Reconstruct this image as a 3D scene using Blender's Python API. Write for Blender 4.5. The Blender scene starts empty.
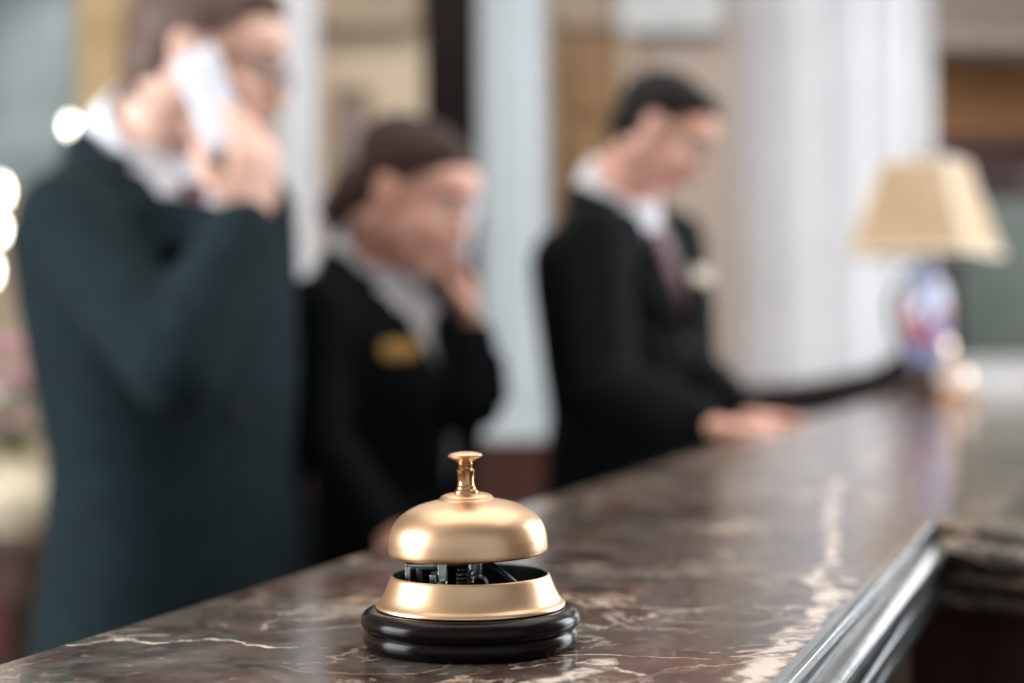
import bpy, bmesh, math, random
from mathutils import Vector, Matrix
from mathutils.bvhtree import BVHTree
V = Vector
random.seed(7)
S = bpy.context.scene
COL = S.collection
PI = math.pi

# ------------------------------------------------------------------ camera
FPX = 1650.0
CAMZ = 1.2376
ROLL = math.radians(0.55)
PITCH = math.atan(3.5 / FPX)
fwd = V((0, math.cos(PITCH), math.sin(PITCH)))
up0 = V((0, -math.sin(PITCH), math.cos(PITCH)))
rt0 = V((1, 0, 0))
CX = rt0 * math.cos(ROLL) - up0 * math.sin(ROLL)
CY = rt0 * math.sin(ROLL) + up0 * math.cos(ROLL)
CAM = V((0, 0, CAMZ))
cd = bpy.data.cameras.new('camera')
cam = bpy.data.objects.new('camera', cd); COL.objects.link(cam)
m = Matrix.Identity(4)
for i in range(3):
    m[i][0] = CX[i]; m[i][1] = CY[i]; m[i][2] = -fwd[i]; m[i][3] = CAM[i]
cam.matrix_world = m
cd.sensor_width = 36; cd.lens = FPX / 1024 * 36
cd.clip_start = 0.02
cd.dof.use_dof = True
cd.dof.focus_distance = 0.725
cd.dof.aperture_fstop = 3.5
cd.dof.aperture_blades = 0
S.camera = cam

# ------------------------------------------------------------------ world, lights, exposure
def lin(c):
    if isinstance(c, str):
        c = [int(c[i:i+2], 16) / 255 for i in (0, 2, 4)]
    return tuple((x / 12.92 if x <= .04045 else ((x + .055) / 1.055) ** 2.4) for x in c)
S.view_settings.view_transform = 'Standard'
S.view_settings.look = 'None'
S.view_settings.gamma = 1
S.view_settings.use_curve_mapping = False
S.view_settings.exposure = -0.3
W = bpy.data.worlds.new('world'); S.world = W; W.use_nodes = True
bg = W.node_tree.nodes['Background']
bg.inputs[0].default_value = (0.86, 0.95, 1.0, 1); bg.inputs[1].default_value = 0.92

def area(name, loc, tgt, sx, sy, power, color=(1, 1, 1)):
    l = bpy.data.lights.new(name, 'AREA'); l.shape = 'RECTANGLE'
    l.size = sx; l.size_y = sy; l.energy = power; l.color = color
    o = bpy.data.objects.new(name, l); COL.objects.link(o)
    o.location = loc
    d = V(tgt) - V(loc)
    o.rotation_euler = d.to_track_quat('-Z', 'Y').to_euler()
    return o
area('window_daylight', (-3.9, 0.6, 2.1), (0, 2.2, 1.3), 2.4, 2.2, 300, (0.93, 0.97, 1.0))
area('back_wall_fill', (0.6, 6.0, 3.35), (0.6, 6.6, 0), 5.0, 1.0, 100, (1.0, 0.95, 0.88))  # unseen area light added to brighten the back wall
area('ceiling_light_desk', (0.2, 2.2, 3.4), (0.2, 2.2, 0), 3.0, 3.0, 75, (1.0, 0.97, 0.93))
area('window_daylight_far', (3.25, 7.55, 1.75), (1.6, 2.0, 1.1), 1.3, 1.7, 26, (0.97, 0.98, 1.0))
area('window_daylight_side', (3.4, 3.4, 2.2), (0.5, 2.6, 1.3), 1.6, 2.2, 180, (0.93, 0.97, 1.0))

def ray(px, py):
    return (CX * (px - 512) + CY * (341.5 - py) + fwd * FPX) / FPX
def at(px, py, d):
    r = ray(px, py); return CAM + r * (d / r.y)
def onz(px, py, z):
    r = ray(px, py); return CAM + r * ((z - CAMZ) / r.z)

# ------------------------------------------------------------------ materials
def nn(nt, t, **kw):
    n = nt.nodes.new(t)
    for k, v in kw.items(): setattr(n, k, v)
    return n
def mat(name, c1, rough=.5, metal=0.0, c2=None, scale=6.0, coat=0.0, bump=0.0, bscale=80.0, emit=0.0, sheen=0.0, sss=0.0, trans=0.0, detail=3.0, stretch=None, spec=None):
    M = bpy.data.materials.new(name); M.use_nodes = True
    nt = M.node_tree; P = nt.nodes['Principled BSDF']
    a = lin(c1); b = lin(c2) if c2 else tuple(x * .86 for x in a)
    tc = nn(nt, 'ShaderNodeTexCoord'); no = nn(nt, 'ShaderNodeTexNoise'); mx = nn(nt, 'ShaderNodeValToRGB')
    no.inputs['Scale'].default_value = scale; no.inputs['Detail'].default_value = detail
    src = tc.outputs['Object']
    if stretch:
        mp = nn(nt, 'ShaderNodeMapping'); mp.inputs['Scale'].default_value = stretch
        nt.links.new(src, mp.inputs[0]); src = mp.outputs[0]
    nt.links.new(src, no.inputs['Vector'])
    mx.color_ramp.elements[0].position = .35; mx.color_ramp.elements[1].position = .65
    mx.color_ramp.elements[0].color = (*b, 1); mx.color_ramp.elements[1].color = (*a, 1)
    nt.links.new(no.outputs['Fac'], mx.inputs[0])
    nt.links.new(mx.outputs[0], P.inputs['Base Color'])
    P.inputs['Roughness'].default_value = rough; P.inputs['Metallic'].default_value = metal
    P.inputs['Coat Weight'].default_value = coat; P.inputs['Coat Roughness'].default_value = .08
    if spec is not None: P.inputs['Specular IOR Level'].default_value = spec
    if sheen: P.inputs['Sheen Weight'].default_value = sheen
    if trans: P.inputs['Transmission Weight'].default_value = trans
    if sss:
        P.inputs['Subsurface Weight'].default_value = sss; P.inputs['Subsurface Radius'].default_value = (.012, .004, .002)
    if emit:
        P.inputs['Emission Color'].default_value = (*a, 1); P.inputs['Emission Strength'].default_value = emit
    if bump:
        n2 = nn(nt, 'ShaderNodeTexNoise'); n2.inputs['Scale'].default_value = bscale; n2.inputs['Detail'].default_value = 4
        bp = nn(nt, 'ShaderNodeBump'); bp.inputs['Strength'].default_value = bump; bp.inputs['Distance'].default_value = .002
        nt.links.new(tc.outputs['Object'], n2.inputs['Vector']); nt.links.new(n2.outputs['Fac'], bp.inputs['Height'])
        nt.links.new(bp.outputs[0], P.inputs['Normal'])
    return M

def marble(name, segs, tint=1.0, rough=.1):
    M = bpy.data.materials.new(name); M.use_nodes = True
    nt = M.node_tree; P = nt.nodes['Principled BSDF']; L = nt.links.new
    tc = nn(nt, 'ShaderNodeTexCoord'); O = tc.outputs['Object']
    def math_(op, a, b=None, clamp=False):
        n = nn(nt, 'ShaderNodeMath', operation=op); n.use_clamp = clamp
        for i, x in enumerate((a, b)):
            if x is None: continue
            if isinstance(x, (int, float)): n.inputs[i].default_value = x
            else: L(x, n.inputs[i])
        return n.outputs[0]
    def noise(scale, detail=5, dist=0., rough_=.55, vec=O, out='Fac'):
        n = nn(nt, 'ShaderNodeTexNoise'); n.inputs['Scale'].default_value = scale; n.inputs['Detail'].default_value = detail
        n.inputs['Distortion'].default_value = dist; n.inputs['Roughness'].default_value = rough_
        L(vec, n.inputs['Vector']); return n.outputs[out]
    def maprange(v, a, b, c=0., d=1.):
        n = nn(nt, 'ShaderNodeMapRange'); n.interpolation_type = 'SMOOTHSTEP'
        for i, x in enumerate((a, b, c, d)): n.inputs[i + 1].default_value = x
        L(v, n.inputs[0]); return n.outputs[0]
    def mix(f, a, b):
        n = nn(nt, 'ShaderNodeMix', data_type='RGBA')
        L(f, n.inputs['Factor'])
        for s, x in ((6, a), (7, b)):
            if isinstance(x, tuple): n.inputs[s].default_value = (*x, 1)
            else: L(x, n.inputs[s])
        return n.outputs[2]
    base = noise(15, 10, 1.6, .68)
    rp = nn(nt, 'ShaderNodeValToRGB'); L(base, rp.inputs[0])
    e = rp.color_ramp.elements
    cs = [(.22, '1c1210'), (.40, '3b2b27'), (.48, '56443d'), (.55, '4d4a44'), (.64, '6b625b'), (.78, '8a7467')]
    e[0].position = cs[0][0]; e[0].color = (*lin(cs[0][1]), 1); e[1].position = cs[-1][0]; e[1].color = (*lin(cs[-1][1]), 1)
    for p, c in cs[1:-1]:
        q = e.new(p); q.color = (*lin(c), 1)
    col = rp.outputs[0]
    col = mix(maprange(noise(4.3, 5, .8), .52, .68, 0, .55), col, lin('6e3f33'))
    col = mix(maprange(noise(7.7, 4, .5), .56, .70, 0, .6), col, lin('4e524d'))
    col = mix(maprange(noise(55, 6, .4, .7), .50, .64, 0, .55), col, lin('2a1f1c'))
    col = mix(maprange(noise(80, 5, .6, .7), .56, .68, 0, .5), col, lin('a48f82'))
    # fine veins
    def vein(scale, width, msc, mlo, mhi, dist=1.5, amt=.8):
        v = noise(scale, 7, dist, .6)
        d = math_('ABSOLUTE', math_('SUBTRACT', v, .5))
        f = maprange(d, 0., width, 1., 0.)
        k = maprange(noise(msc, 2), mlo, mhi, 0, amt)
        return math_('MULTIPLY', f, k)
    col = mix(vein(3.1, .012, 5, .40, .54), col, lin('e6d0bb'))
    col = mix(vein(7.5, .014, 6.3, .46, .60, 1.0, .8), col, lin('c49c80'))
    col = mix(vein(15., .018, 9.0, .50, .64, .6, .7), col, lin('d8c6b6'))
    # warped coordinates for the broad pale vein
    wn = nn(nt, 'ShaderNodeTexNoise'); wn.inputs['Scale'].default_value = 26; wn.inputs['Detail'].default_value = 4; L(O, wn.inputs['Vector'])
    sb = nn(nt, 'ShaderNodeVectorMath', operation='SUBTRACT'); L(wn.outputs['Color'], sb.inputs[0]); sb.inputs[1].default_value = (.5, .5, .5)
    sc = nn(nt, 'ShaderNodeVectorMath', operation='MULTIPLY'); L(sb.outputs[0], sc.inputs[0]); sc.inputs[1].default_value = (.030, .055, 0)
    wp = nn(nt, 'ShaderNodeVectorMath', operation='ADD'); L(O, wp.inputs[0]); L(sc.outputs[0], wp.inputs[1])
    wv = wp.outputs[0]
    if segs:
        patch = math_('MULTIPLY', maprange(noise(46, 7, 1.2, .7), .40, .54, .12, 1.), maprange(noise(17, 3, .5), .36, .48, .3, 1.))
        for (a, b, w) in segs:
            a = V((a[0], a[1], a[2])); b = V((b[0], b[1], b[2])); ab = b - a
            s1 = nn(nt, 'ShaderNodeVectorMath', operation='SUBTRACT'); L(wv, s1.inputs[0]); s1.inputs[1].default_value = a
            dt = nn(nt, 'ShaderNodeVectorMath', operation='DOT_PRODUCT'); L(s1.outputs[0], dt.inputs[0]); dt.inputs[1].default_value = ab / ab.length_squared
            cl = nn(nt, 'ShaderNodeClamp'); L(dt.outputs['Value'], cl.inputs[0])
            ml = nn(nt, 'ShaderNodeVectorMath', operation='SCALE'); ml.inputs[0].default_value = ab; L(cl.outputs[0], ml.inputs['Scale'])
            s2 = nn(nt, 'ShaderNodeVectorMath', operation='SUBTRACT'); L(s1.outputs[0], s2.inputs[0]); L(ml.outputs[0], s2.inputs[1])
            ln = nn(nt, 'ShaderNodeVectorMath', operation='LENGTH'); L(s2.outputs[0], ln.inputs[0])
            f = maprange(ln.outputs['Value'], w * .35, w, 1., 0.)
            col = mix(math_('MULTIPLY', f, patch), col, lin('efdccc'))
    L(col, P.inputs['Base Color'])
    rn = maprange(noise(30, 4), .3, .7, rough * .7, rough * 1.5)
    L(rn, P.inputs['Roughness'])
    P.inputs['Specular IOR Level'].default_value = .42
    return M

# ------------------------------------------------------------------ mesh builder
class MB:
    def __init__(s): s.v = []; s.f = []; s.mi = []
    def add(s, vs, fs, mi=0):
        o = len(s.v); s.v += [V(x) for x in vs]; s.f += [tuple(i + o for i in f) for f in fs]; s.mi += [mi] * len(fs); return s
    def rings(s, rings, closed=True, cap=True, mi=0):
        n = len(rings[0]); vs = [p for r in rings for p in r]; fs = []
        for i in range(len(rings) - 1):
            for j in range(n if closed else n - 1):
                k = (j + 1) % n
                fs.append((i * n + j, i * n + k, (i + 1) * n + k, (i + 1) * n + j))
        if cap:
            fs.append(tuple(range(n - 1, -1, -1))); b = (len(rings) - 1) * n; fs.append(tuple(range(b, b + n)))
        return s.add(vs, fs, mi)
    def capsule(s, p0, p1, r0, r1, n=14, k=4, mi=0):
        p0 = V(p0); p1 = V(p1); d = (p1 - p0)
        if d.length < 1e-6: d = V((0, 0, 1e-5))
        z = d.normalized(); x = z.orthogonal().normalized(); y = z.cross(x)
        R = []
        for i in range(1, k + 1):
            a = -PI / 2 + i * PI / 2 / k; R.append((p0 + z * (r0 * math.sin(a)), r0 * math.cos(a)))
        for i in range(0, k):
            a = i * PI / 2 / k; R.append((p1 + z * (r1 * math.sin(a)), r1 * math.cos(a)))
        return s.rings([[c + (x * math.cos(t) + y * math.sin(t)) * r for t in [2 * PI * j / n for j in range(n)]] for c, r in R], mi=mi)
    def chain(s, pts, rs, n=14, mi=0):
        for i in range(len(pts) - 1): s.capsule(pts[i], pts[i + 1], rs[i], rs[i + 1], n, mi=mi)
        return s
    def ell(s, c, ax, rad, n=20, k=12, mi=0):
        c = V(c); X, Y, Z = ax; R = []
        for i in range(1, k):
            a = -PI / 2 + PI * i / k
            R.append([c + Z * (rad[2] * math.sin(a)) + (X * (rad[0] * math.cos(t)) + Y * (rad[1] * math.sin(t))) * math.cos(a) for t in [2 * PI * j / n for j in range(n)]])
        return s.rings(R, mi=mi)
    def loft(s, secs, n=28, p=2.3, mi=0, cap=True):
        R = []
        for c, X, Y, rx, ry in secs:
            r = []
            for j in range(n):
                t = 2 * PI * j / n; ct, st = math.cos(t), math.sin(t)
                e = 2 / p
                r.append(V(c) + X * (rx * math.copysign(abs(ct) ** e, ct)) + Y * (ry * math.copysign(abs(st) ** e, st)))
            R.append(r)
        return s.rings(R, mi=mi, cap=cap)
    def box(s, c, size, ax=None, mi=0):
        c = V(c); X, Y, Z = ax or (V((1, 0, 0)), V((0, 1, 0)), V((0, 0, 1)))
        h = [x / 2 for x in size]
        vs = [c + X * (h[0] * a) + Y * (h[1] * b) + Z * (h[2] * d) for d in (-1, 1) for b in (-1, 1) for a in (-1, 1)]
        return s.add(vs, [(0, 2, 3, 1), (4, 5, 7, 6), (0, 1, 5, 4), (2, 6, 7, 3), (0, 4, 6, 2), (1, 3, 7, 5)], mi)
    def lathe(s, prof, c=(0, 0, 0), n=64, mi=0, flute=0, depth=0., axis=None):
        c = V(c); X, Y, Z = axis or (V((1, 0, 0)), V((0, 1, 0)), V((0, 0, 1)))
        R = []
        for r, z in prof:
            r = max(r, 1e-5)
            R.append([c + Z * z + (X * math.cos(t) + Y * math.sin(t)) * (r - (depth * abs(math.sin(t * flute / 2)) if flute else 0)) for t in [2 * PI * j / n for j in range(n)]])
        return s.rings(R, mi=mi)
    def prism(s, poly, z0, z1, mi=0):
        n = len(poly); vs = [V((x, y, z0)) for x, y in poly] + [V((x, y, z1)) for x, y in poly]
        fs = [tuple(range(n - 1, -1, -1)), tuple(range(n, 2 * n))] + [(i, (i + 1) % n, (i + 1) % n + n, i + n) for i in range(n)]
        return s.add(vs, fs, mi)
    def mesh(s, name, org=None):
        me = bpy.data.meshes.new(name); org = V(org) if org is not None else V()
        me.from_pydata([v - org for v in s.v], [], s.f)
        for p, i in zip(me.polygons, s.mi): p.material_index = i
        bm = bmesh.new(); bm.from_mesh(me); bmesh.ops.recalc_face_normals(bm, faces=bm.faces); bm.to_mesh(me); bm.free()
        return me
def smooth_mesh(me, on=True, ang=40):
    for p in me.polygons: p.use_smooth = on
    if on and ang: me.set_sharp_from_angle(angle=math.radians(ang))
def place(name, me, mats, parent=None, org=None, smooth=True, ang=40, bevel=0.0):
    if not isinstance(mats, (list, tuple)): mats = [mats]
    for x in mats: me.materials.append(x)
    smooth_mesh(me, smooth, ang)
    o = bpy.data.objects.new(name, me); COL.objects.link(o)
    if parent is not None: o.parent = parent
    elif org is not None: o.location = org
    if bevel:
        b = o.modifiers.new('bevel', 'BEVEL'); b.width = bevel; b.segments = 3; b.limit_method = 'ANGLE'; b.angle_limit = math.radians(35)
    return o
def build(mb, name, mats, parent=None, org=None, smooth=True, ang=40, bevel=0.0):
    return place(name, mb.mesh(name, org), mats, parent, org, smooth, ang, bevel)
def fuse(mb, name, org, voxel, it=3, keep=None):
    me = mb.mesh(name + '_raw'); o = bpy.data.objects.new('raw', me); COL.objects.link(o)
    r = o.modifiers.new('r', 'REMESH'); r.mode = 'VOXEL'; r.voxel_size = voxel; r.adaptivity = 0
    dg = bpy.context.evaluated_depsgraph_get(); dg.update()
    out = bpy.data.meshes.new_from_object(o.evaluated_get(dg)); out.name = name
    bpy.data.objects.remove(o); bpy.data.meshes.remove(me)
    bm = bmesh.new(); bm.from_mesh(out)
    for _ in range(it): bmesh.ops.smooth_vert(bm, verts=bm.verts, factor=.5, use_axis_x=True, use_axis_y=True, use_axis_z=True)
    if keep:
        bm.faces.ensure_lookup_table(); kill = [f for f in bm.faces if not keep(f.calc_center_median(), f.normal)]
        bmesh.ops.delete(bm, geom=kill, context='FACES')
        for _ in range(5): bmesh.ops.smooth_vert(bm, verts=[v for v in bm.verts if v.is_boundary], factor=.5, use_axis_x=True, use_axis_y=True, use_axis_z=True)
    tree = BVHTree.FromBMesh(bm)
    if org is not None: bmesh.ops.translate(bm, verts=bm.verts, vec=-V(org))
    bm.to_mesh(out); bm.free()
    return out, tree
def tag(o, label=None, cat=None, group=None, kind=None):
    if label: o['label'] = label
    if cat: o['category'] = cat
    if group: o['group'] = group
    if kind: o['kind'] = kind
    return o
def empty(name, loc, label, cat, group=None):
    o = bpy.data.objects.new(name, None); COL.objects.link(o); o.location = loc; o.empty_display_size = .05
    return tag(o, label, cat, group)
def struct(mb, name, mats, **k):
    o = build(mb, name, mats, **k); o['kind'] = 'structure'; return o

UX, UY, UZ = V((1, 0, 0)), V((0, 1, 0)), V((0, 0, 1))

# ------------------------------------------------------------------ room shell
CH = 1.10                                     # counter height
m_floor = mat('floor_stone', '8b7d6c', .25, c2='6f6355', scale=2)
m_ceil = mat('ceiling_plaster', 'c9c4bc', .8)
m_wall = mat('cream_plaster', 'cdbda8', .8, c2='bda98e', scale=1.2)
m_taupe = mat('taupe_plaster', 'a99a92', .75, c2='a3948a', scale=1.2)
m_amber = mat('amber_wall', '8a6238', .6, c2='7a5430', scale=1.5)
m_white = mat('white_painted_column', 'c3c2c6', .3, c2='b9b8bc', scale=3)
m_bluewhite = mat('pale_blue_column', 'a6aeb2', .4, c2='9ca4a9', scale=3)
m_gold = mat('gilded_wood', 'b09871', .5, .1, c2='9c825a')
m_dwood = mat('dark_wood', '1a0f0d', .4, c2='120a08', scale=4, stretch=(6, 6, 1), coat=.4)
m_mwood = mat('mahogany', '452318', .4, c2='2e150f', scale=4, stretch=(6, 6, 1), coat=.1)
m_oak = mat('ochre_door_wood', '8a6a44', .45, c2='755636', scale=3, stretch=(5, 5, .8))

struct(MB().box((0, 3, -.025), (9.2, 10.5, .05)), 'floor', m_floor, smooth=False)
struct(MB().box((0, 3, 3.55), (9.2, 10.5, .06)), 'ceiling', m_ceil, smooth=False)
YB = 7.6
# back wall: in stretches of plaster, split where its colour changes
def bx(px): return (px - 512) / FPX * YB
def bz(py): return CAMZ + (345 - py) / FPX * YB
struct(MB().box(((-4.6 + bx(550)) / 2, YB + .1, 1.76), (bx(550) + 4.6, .2, 3.52)), 'wall_back', m_wall, smooth=False)
struct(MB().box(((bx(550) + bx(900)) / 2, YB + .1, 1.76), (bx(900) - bx(550), .2, 3.52)), 'wall_back.001', m_taupe, smooth=False)
wb = MB()
for (xa, xb, za, zb) in ((bx(900), 2.58, 0, 3.52), (3.92, 4.6, 0, 3.52), (2.58, 3.92, 0, .88), (2.58, 3.92, 2.62, 3.52)):
    wb.box(((xa + xb) / 2, YB + .1, (za + zb) / 2), (xb - xa, .2, zb - za))
struct(wb, 'wall_back.002', m_amber, smooth=False)
wf = MB()
for xa in (2.61, 3.25, 3.89): wf.box((xa, YB + .1, 1.75), (.06, .1, 1.74))
for za in (.91, 2.59): wf.box((3.25, YB + .1, za), (1.34, .1, .06))
struct(wf, 'window_3', m_white, smooth=False)
# left wall with a window opening, right wall with one
wl = MB()
for (y0, y1, z0, z1) in ((-2.2, -.6, 0, 3.52), (1.8, 8, 0, 3.52), (-.6, 1.8, 0, 1.0), (-.6, 1.8, 3.2, 3.52)):
    wl.box((-4.5, (y0 + y1) / 2, (z0 + z1) / 2), (.2, y1 - y0, z1 - z0))
struct(wl, 'wall_left', m_wall, smooth=False)
wr = MB()
for (y0, y1, z0, z1) in ((-2.2, 2.6, 0, 3.52), (4.2, 8, 0, 3.52), (2.6, 4.2, 0, 1.1), (2.6, 4.2, 3.3, 3.52)):
    wr.box((4.5, (y0 + y1) / 2, (z0 + z1) / 2), (.2, y1 - y0, z1 - z0))
struct(wr, 'wall_right', m_taupe, smooth=False)
for nm, x, y0, y1, z0, z1 in (('window_1', -4.5, -.6, 1.8, 1.0, 3.2), ('window_2', 4.5, 2.6, 4.2, 1.1, 3.3)):
    w = MB(); w.box((x, y0 + .03, (z0 + z1) / 2), (.1, .06, z1 - z0)); w.box((x, y1 - .03, (z0 + z1) / 2), (.1, .06, z1 - z0))
    w.box((x, (y0 + y1) / 2, z0 + .03), (.1, y1 - y0, .06)); w.box((x, (y0 + y1) / 2, z1 - .03), (.1, y1 - y0, .06))
    w.box((x, (y0 + y1) / 2, (z0 + z1) / 2), (.06, .05, z1 - z0)); w.box((x, (y0 + y1) / 2, z0 + (z1 - z0) * .6), (.06, y1 - y0, .05))
    struct(w, nm, m_white, smooth=False)
# cornice and transom details along the back wall
struct(MB().box(((bx(618) + bx(724)) / 2, YB - .06, (bz(38) + 3.5) / 2), (bx(724) - bx(618), .14, 3.5 - bz(38))), 'trim_1', mat('pale_cornice', 'b4b8bc', .5), smooth=False, bevel=.01)
struct(MB().box(((bx(905) + 4.3) / 2, YB - .10, (bz(62) + 3.5) / 2), (4.3 - bx(905), .2, 3.5 - bz(62))), 'trim_2', mat('grey_cornice', '7d726b', .6), smooth=False, bevel=.02)
struct(MB().box(((bx(905) + 4.3) / 2, YB - .16, bz(58)), (4.3 - bx(905), .34, .07)), 'trim_3', mat('grey_cornice_lip', '948a84', .6), smooth=False, bevel=.02)
struct(MB().box(((bx(312) + bx(424)) / 2, YB - .08, (bz(34) + 3.5) / 2), (bx(424) - bx(312), .16, 3.5 - bz(34))), 'trim_6', mat('taupe_cornice', 'a5937f', .6), smooth=False, bevel=.02)
# ochre door
d1 = MB(); x0, x1 = bx(556), bx(618); zt = bz(36)
d1.box(((x0 + x1) / 2, YB - .03, zt / 2), (x1 - x0, .06, zt))
for zz0, zz1 in ((.2, 1.0), (1.15, 2.2), (2.3, zt - .12)):
    d1.box(((x0 + x1) / 2, YB - .07, (zz0 + zz1) / 2), ((x1 - x0) * .62, .03, zz1 - zz0))
do = struct(d1, 'door_1', m_oak, smooth=False, bevel=.008)
build(MB().capsule((x0 + .06, YB - .1, 1.0), (x0 + .06, YB - .1, 1.14), .01, .01), 'door_handle', m_gold, do)
tr = MB()
for xx in (x0 - .05, x1 + .05): tr.box((xx, YB - .04, zt / 2 + .03), (.1, .1, zt + .06))
tr.box(((x0 + x1) / 2, YB - .04, zt + .08), (x1 - x0 + .2, .1, .12))
struct(tr, 'trim_4', mat('taupe_door_trim', '9c8b78', .5), smooth=False, bevel=.01)

# columns
def column(name, pxl, pxr, d, m, dado, ztop=3.5, fl=16):
    c = at((pxl + pxr) / 2, 345, d); r = (pxr - pxl) / 2 / FPX * d; c.z = 0
    prof = [(r * 1.12, dado), (r * 1.12, dado + .03), (r * 1.05, dado + .05), (r, dado + .09), (r, 3.3), (r * 1.06, 3.33), (r * 1.15, 3.4), (r * 1.2, ztop)]
    o = struct(MB().lathe(prof, c, 128, flute=fl, depth=r * .035), name, m, ang=50)
    b = MB(); R = r * 1.1
    b.box((c.x, c.y, dado / 2), (R * 2, R * 2, dado)); b.box((c.x, c.y, dado - .02), (R * 2.1, R * 2.1, .05)); b.box((c.x, c.y, .07), (R * 2.1, R * 2.1, .14))
    b.box((c.x, c.y - R, dado * .52), (R * 1.4, .02, dado * .6))
    struct(b, 'trim_' + name[-1] + '0', m_mwood, smooth=False, bevel=.006)
    return c, r
column('column_1', 480, 549, 4.9, m_bluewhite, .955)
column('column_2', 737, 934, 5.6, m_white, .93, fl=20)
column('column_3', 274, 322, 6.2, m_white, .9)
dk = MB(); a = at(425, 345, 6.6); b_ = at(480, 345, 6.6)
dk.box(((a.x + b_.x) / 2, 6.7, 1.76), (b_.x - a.x, .2, 3.5)); dk.box(((a.x + b_.x) / 2, 6.6, 1.76), ((b_.x - a.x) * .6, .03, 3.3))
struct(dk, 'trim_5', mat('dark_post_wood', '150c0b', .6, c2='0e0807', spec=.1), smooth=False, bevel=.01)

# picture between column and dark post
def framed(name, pxl, pxr, pyt, pyb, d, fw, mf, mc, label, cat, tilt=0):
    a = at(pxl, pyt, d); b = at(pxr, pyb, d); c = (a + b) / 2; w = b.x - a.x; h = a.z - b.z
    o = empty(name, (c.x, d, b.z), label, cat); og = V((c.x, d, b.z))
    f = MB()
    for xx in (a.x + fw / 2, b.x - fw / 2):
        f.box((xx, d, c.z), (fw, .06, h)); f.box((xx, d - .035, c.z), (fw * .5, .02, h))
    for zz in (a.z - fw / 2, b.z + fw / 2): f.box((c.x, d, zz), (w - 2 * fw, .06, fw))
    build(f, 'frame', mf, o, og, smooth=False, bevel=.006)
    build(MB().box((c.x, d + .01, c.z), (w - 2 * fw, .02, h - 2 * fw)), 'canvas', mc, o, og, smooth=False)
    return o
framed('framed_picture', 334, 368, 88, 215, 7.568, .03, mat('bronze_frame', '8a7257', .4), mat('mauve_canvas', 'a08f8c', .6, c2='8c8084', scale=5),
       'small mauve framed picture on the cream wall beside the dark post', 'picture')
mp = mat('landscape_canvas', '98a3a8', .5, c2='3c514f', scale=1.6, detail=2)
framed('framed_painting', -190, 122, -60, 232, 6.3, .165, m_gold, mp, 'large pale teal landscape painting in a wide gold frame', 'painting')

# dark cabinet with green-grey glazed door, behind the lamp
cb = at(985, 345, 7.0); cbo = V((cb.x + .25, 7.1, 0))
cab = empty('display_cabinet', cbo, 'dark red wooden display cabinet with a greenish glazed door behind the lamp', 'cabinet')
z1 = CAMZ + (345 - 148) / FPX * 6.9
w0 = at(941, 345, 6.9).x; w1 = w0 + .62; cc = (w0 + w1) / 2
k = MB(); k.box((cc, 7.32, z1 / 2), (w1 - w0, .3, z1)); k.box((cc, 7.25, z1 + .02), (w1 - w0 + .1, .5, .06)); k.box((cc, 7.1, z1 - .12), (w1 - w0 - .02, .14, .2))
for xx in (w0 + .05, w1 - .05): k.box((xx, 7.1, z1 / 2), (.1, .16, z1))
k.box((cc, 7.1, .45), (w1 - w0 - .02, .15, .9))
build(k, 'body', mat('dark_red_cabinet_wood', '4a211c', .4, c2='341512', stretch=(5, 5, 1)), cab, cbo, smooth=False, bevel=.006)
m_grn = mat('greenish_glass', '68756f', .2, c2='58645f', scale=3)
for j in range(1):
    xa = w0 + .09
    dr = MB()
    for xx in (xa, xa + .42): dr.box((xx, 7.03, 1.42), (.04, .04, 1.06))
    for zz in (.91, 1.93): dr.box((xa + .21, 7.03, zz), (.46, .04, .04))
    d_ = build(dr, 'door', m_dwood, cab, cbo, smooth=False)
    build(MB().box((xa + .21, 7.04, 1.42), (.40, .012, 1.0)), 'pane', m_grn, d_, V((0, 0, 0)) + cbo, smooth=False)
    d_kn = build(MB().ell((xa + (.40 if j == 0 else .02), 6.995, 1.4), (UX, UY, UZ), (.012, .012, .012)), 'knob', m_gold, d_, cbo)

# ------------------------------------------------------------------ the counter
pL0, pL1 = onz(0, 663, CH), onz(770, 430, CH)
dL = (pL1 - pL0) / (pL1.y - pL0.y)
pR0, pR1 = onz(779, 683, CH), onz(930, 521, CH)
dR = (pR1 - pR0) / (pR1.y - pR0.y)
def Lx(y): return pL0.x + dL.x * (y - pL0.y)
def Rx(y): return pR0.x + dR.x * (y - pR0.y)
yc = pR1.y; C0 = V((Rx(yc), yc, CH))
wdir = V((.062, -.095, 0)).normalized()
WE = C0 + wdir * 1.25
YN, YF = -.45, 4.55
poly = [(Lx(YN), YN), (Rx(YN), YN), (C0.x, C0.y), (WE.x, WE.y), (1.95, WE.y), (1.95, YF), (Lx(YF), YF)]
cor = V((.4, 2.2, 0))
counter = empty('reception_counter', (.4, 2.2, 0), 'long brown marble-topped reception counter with a moulded edge and pale veins', 'counter')
segpx = [((735, 690), (775, 655), .013), ((775, 655), (812, 618), .0105), ((812, 618), (838, 592), .008), ((838, 592), (812, 584), .006),
         ((812, 584), (836, 556), .005), ((836, 556), (832, 520), .006), ((832, 520), (838, 480), .007),
         ((520, 690), (600, 664), .007), ((600, 664), (640, 676), .0045), ((566, 603), (700, 611), .0022), ((70, 641), (180, 640), .0025), ((180, 640), (300, 646), .002),
         ((560, 657), (700, 656), .0022)]
def rel(p): return onz(p[0], p[1], CH) - cor
segs = [(rel(a), rel(b), w) for a, b, w in segpx]
m_marble = marble('brown_marble', segs, rough=.13)
m_marble2 = marble('brown_marble_edge', None, rough=.12)
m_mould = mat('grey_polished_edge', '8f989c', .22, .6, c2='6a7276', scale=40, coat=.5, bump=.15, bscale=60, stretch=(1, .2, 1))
T = .03
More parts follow.
